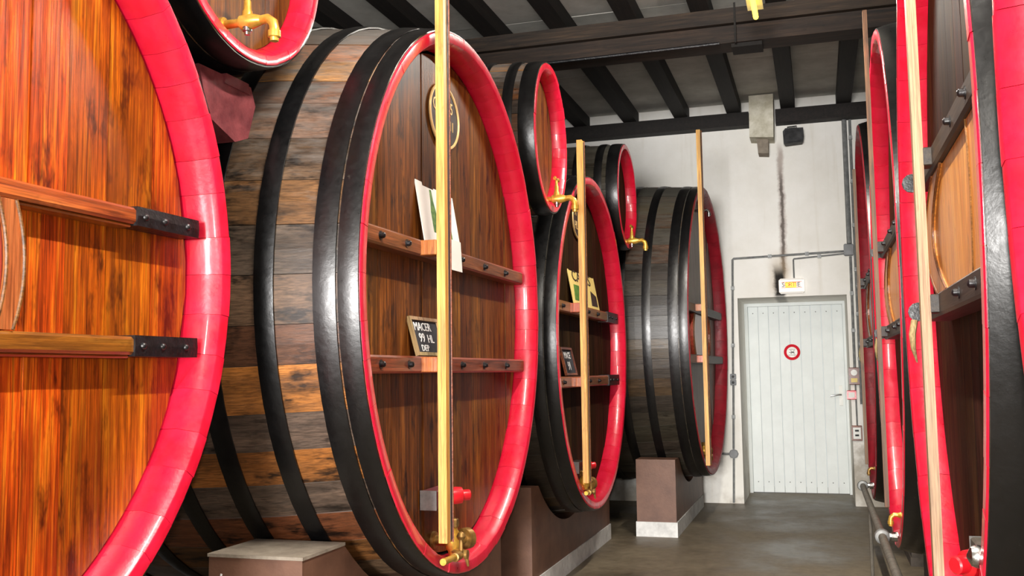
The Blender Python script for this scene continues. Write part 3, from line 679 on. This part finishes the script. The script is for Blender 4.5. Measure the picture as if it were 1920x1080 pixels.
# exit sign
r=empty('exit_sign',(-.225,WY,2.115)); tag(r,'lit white exit sign reading SORTIE above the white door','sign')
MB().box(-.125,.125,-.07,-.002,0,.155,.018).build('sign_body','sign_white',r)
MB().box(-.062,.045,-.0712,-.0702,.06,.116).build('lit_strip','sign_yellow',r)
for tx,xx,mm in (('S',-.082,'ink'),('O',-.046,'sign_red'),('R',-.010,'sign_red'),('T',.022,'sign_red'),('I',.045,'sign_red'),('E',.070,'ink')):
    text_mesh('lettering',tx,.066,mm,r,face_my(xx,-.0718,.088),.0008)
MB().box(-.1,.1,-.0725,-.0708,.057,.061).box(-.1,.1,-.0725,-.0708,.115,.119).build('sign_outline','sign_red',r)
# conduits
def conduit(pts,label,rad=.011,mat='zinc',clips=0):
    pts=[(p[0],WY-max(rad,.016)-.003,p[2]) for p in pts]; r=empty('conduit',pts[0]); tag(r,label,'conduit','wall conduits'); o=Vector(pts[0])
    MB().tube([Vector(p)-o for p in pts],rad,8).build('conduit_tube',mat,r,True)
    for i in range(len(pts)-1):
        a_,b_=Vector(pts[i])-o,Vector(pts[i+1])-o
        n=int((b_-a_).length/.45)
        for k in range(1,n+1):
            c_=a_+(b_-a_)*k/(n+1); MB().box(c_.x-.018,c_.x+.018,c_.y-.016,c_.y+.016,c_.z-.018,c_.z+.018).build('pipe_clip',mat,r)
    return r
cy_=WY-.016
conduit([(.30,cy_,2.525),(-.796,cy_,2.50),(-.805,cy_,2.49),(-.822,cy_,1.9),(-.838,cy_,1.31)],'thin grey conduit running across the wall above the door then down to the switches')
conduit([(-.838,cy_,1.20),(-.857,cy_,.55)],'grey conduit between the switches and the octagonal box')
conduit([(-.858,cy_,.45),(-.872,cy_,.01)],'grey conduit from the octagonal box down to the floor')
conduit([(-.90,cy_,.50),(-1.06,cy_,.50)],'short grey conduit running left from the octagonal box')
conduit([(.30,cy_,2.50),(-.195,cy_,2.47),(-.2,cy_,2.46),(-.2,cy_,2.272)],'thin grey conduit dropping to the exit sign',.008)
conduit([(.345,cy_,4.12),(.345,cy_,2.60)],'thick grey conduit from the ceiling to the junction box',.024)
conduit([(.40,cy_,4.12),(.395,cy_,1.0)],'grey conduit right of the junction box',.014)
conduit([(.35,cy_,2.47),(.345,cy_,1.36)],'grey conduit from the junction box down to the meter box',.013)
conduit([(.345,cy_,1.2),(.345,cy_,.79)],'thin conduit between the meter box and the low socket',.008)
r=MB().box(-.045,.045,-.055,0,-.06,.06,.01).build('junction_box','grey_plastic',None,False,(.335,WY-.001,2.535)); tag(r,'grey junction box where the wall conduits meet','junction box')
r=MB().lathe((0,0,0),(0,-1,0),[(0,.048),(.03,.048),(.035,.04)],8).build('octagonal_box','grey_plastic',None,False,(-.857,WY-.001,.5)); tag(r,'grey octagonal conduit box low on the wall left of the door','junction box')
for k,(z,nm) in enumerate(((1.285,'upper'),(1.225,'lower'))):
    r=empty('light_switch',(-.838,WY,z)); tag(r,'%s of the two grey switches left of the door'%nm,'switch','switches')
    MB().box(-.03,.03,-.04,-.001,-.028,.028,.006).build('switch_box','grey_plastic',r); MB().lathe((0,-.04,0),(0,-1,0),[(0,.014),(.01,.012)],10).build('rotary_knob','black_plastic',r)
r=empty('meter_box',(.335,WY,1.275)); tag(r,'brown framed box with white dials right of the door','box')
MB().box(-.05,.05,-.05,-.001,-.085,.085,.006).build('box_body','bar_brown',r); MB().lathe((0,-.051,.035),(0,-1,0),[(0,.03),(.004,.03)],14).build('dial','white_plastic',r); MB().box(-.03,.03,-.054,-.0505,-.06,-.02).build('rating_label','poster_yellow',r)
r=empty('alarm_button',(.305,WY,1.09)); tag(r,'small red and white alarm box beside the door handle','alarm')
MB().box(-.045,.045,-.04,-.001,-.045,.045,.006).build('alarm_body','red_plastic',r); MB().box(-.028,.028,-.044,-.0405,-.025,.025).build('alarm_panel','white_plastic',r)
r=empty('wall_socket',(.34,WY,.715)); tag(r,'brown framed white socket low right of the door','socket')
MB().box(-.05,.05,-.03,-.001,-.075,.075,.005).build('socket_frame','bar_brown',r); MB().box(-.036,.036,-.034,-.0305,-.055,.055).build('socket_plate','white_plastic',r)
for z in (-.02,.025): MB().box(-.018,.018,-.037,-.0345,z-.009,z+.009).build('socket_hole','black_plastic',r)

# drain pipe along the right row
r=empty('drain_pipe',(.28,5.6,.49)); tag(r,'grey pipe running low along the right row of casks','pipe')
MB().tube([(0,-3.4,0),(0,2.25,0)],.021,12).build('pipe_run','pipe',r,True)
for (y,nm) in ((-.12,1),(2.2,1),(-2.3,1)):
    f=MB().lathe((0,y-.03,0),(0,1,0),[(0,.026),(.004,.036),(.03,.04),(.056,.036),(.06,.026)],14).build('pipe_joint','zinc',r,True)
    MB().tube([(.03,y,0),(.078,y,.01)],.017,10).lathe((.045,y,.0),(1,0,0),[(0,.024),(.028,.024)],8).build('branch_pipe','steel',f,True)
for y in (-2.9,-1.3,1.2): MB().tube([(0,y,-.02),(0,y,-.488)],.011,8).build('pipe_support','pipe',r)
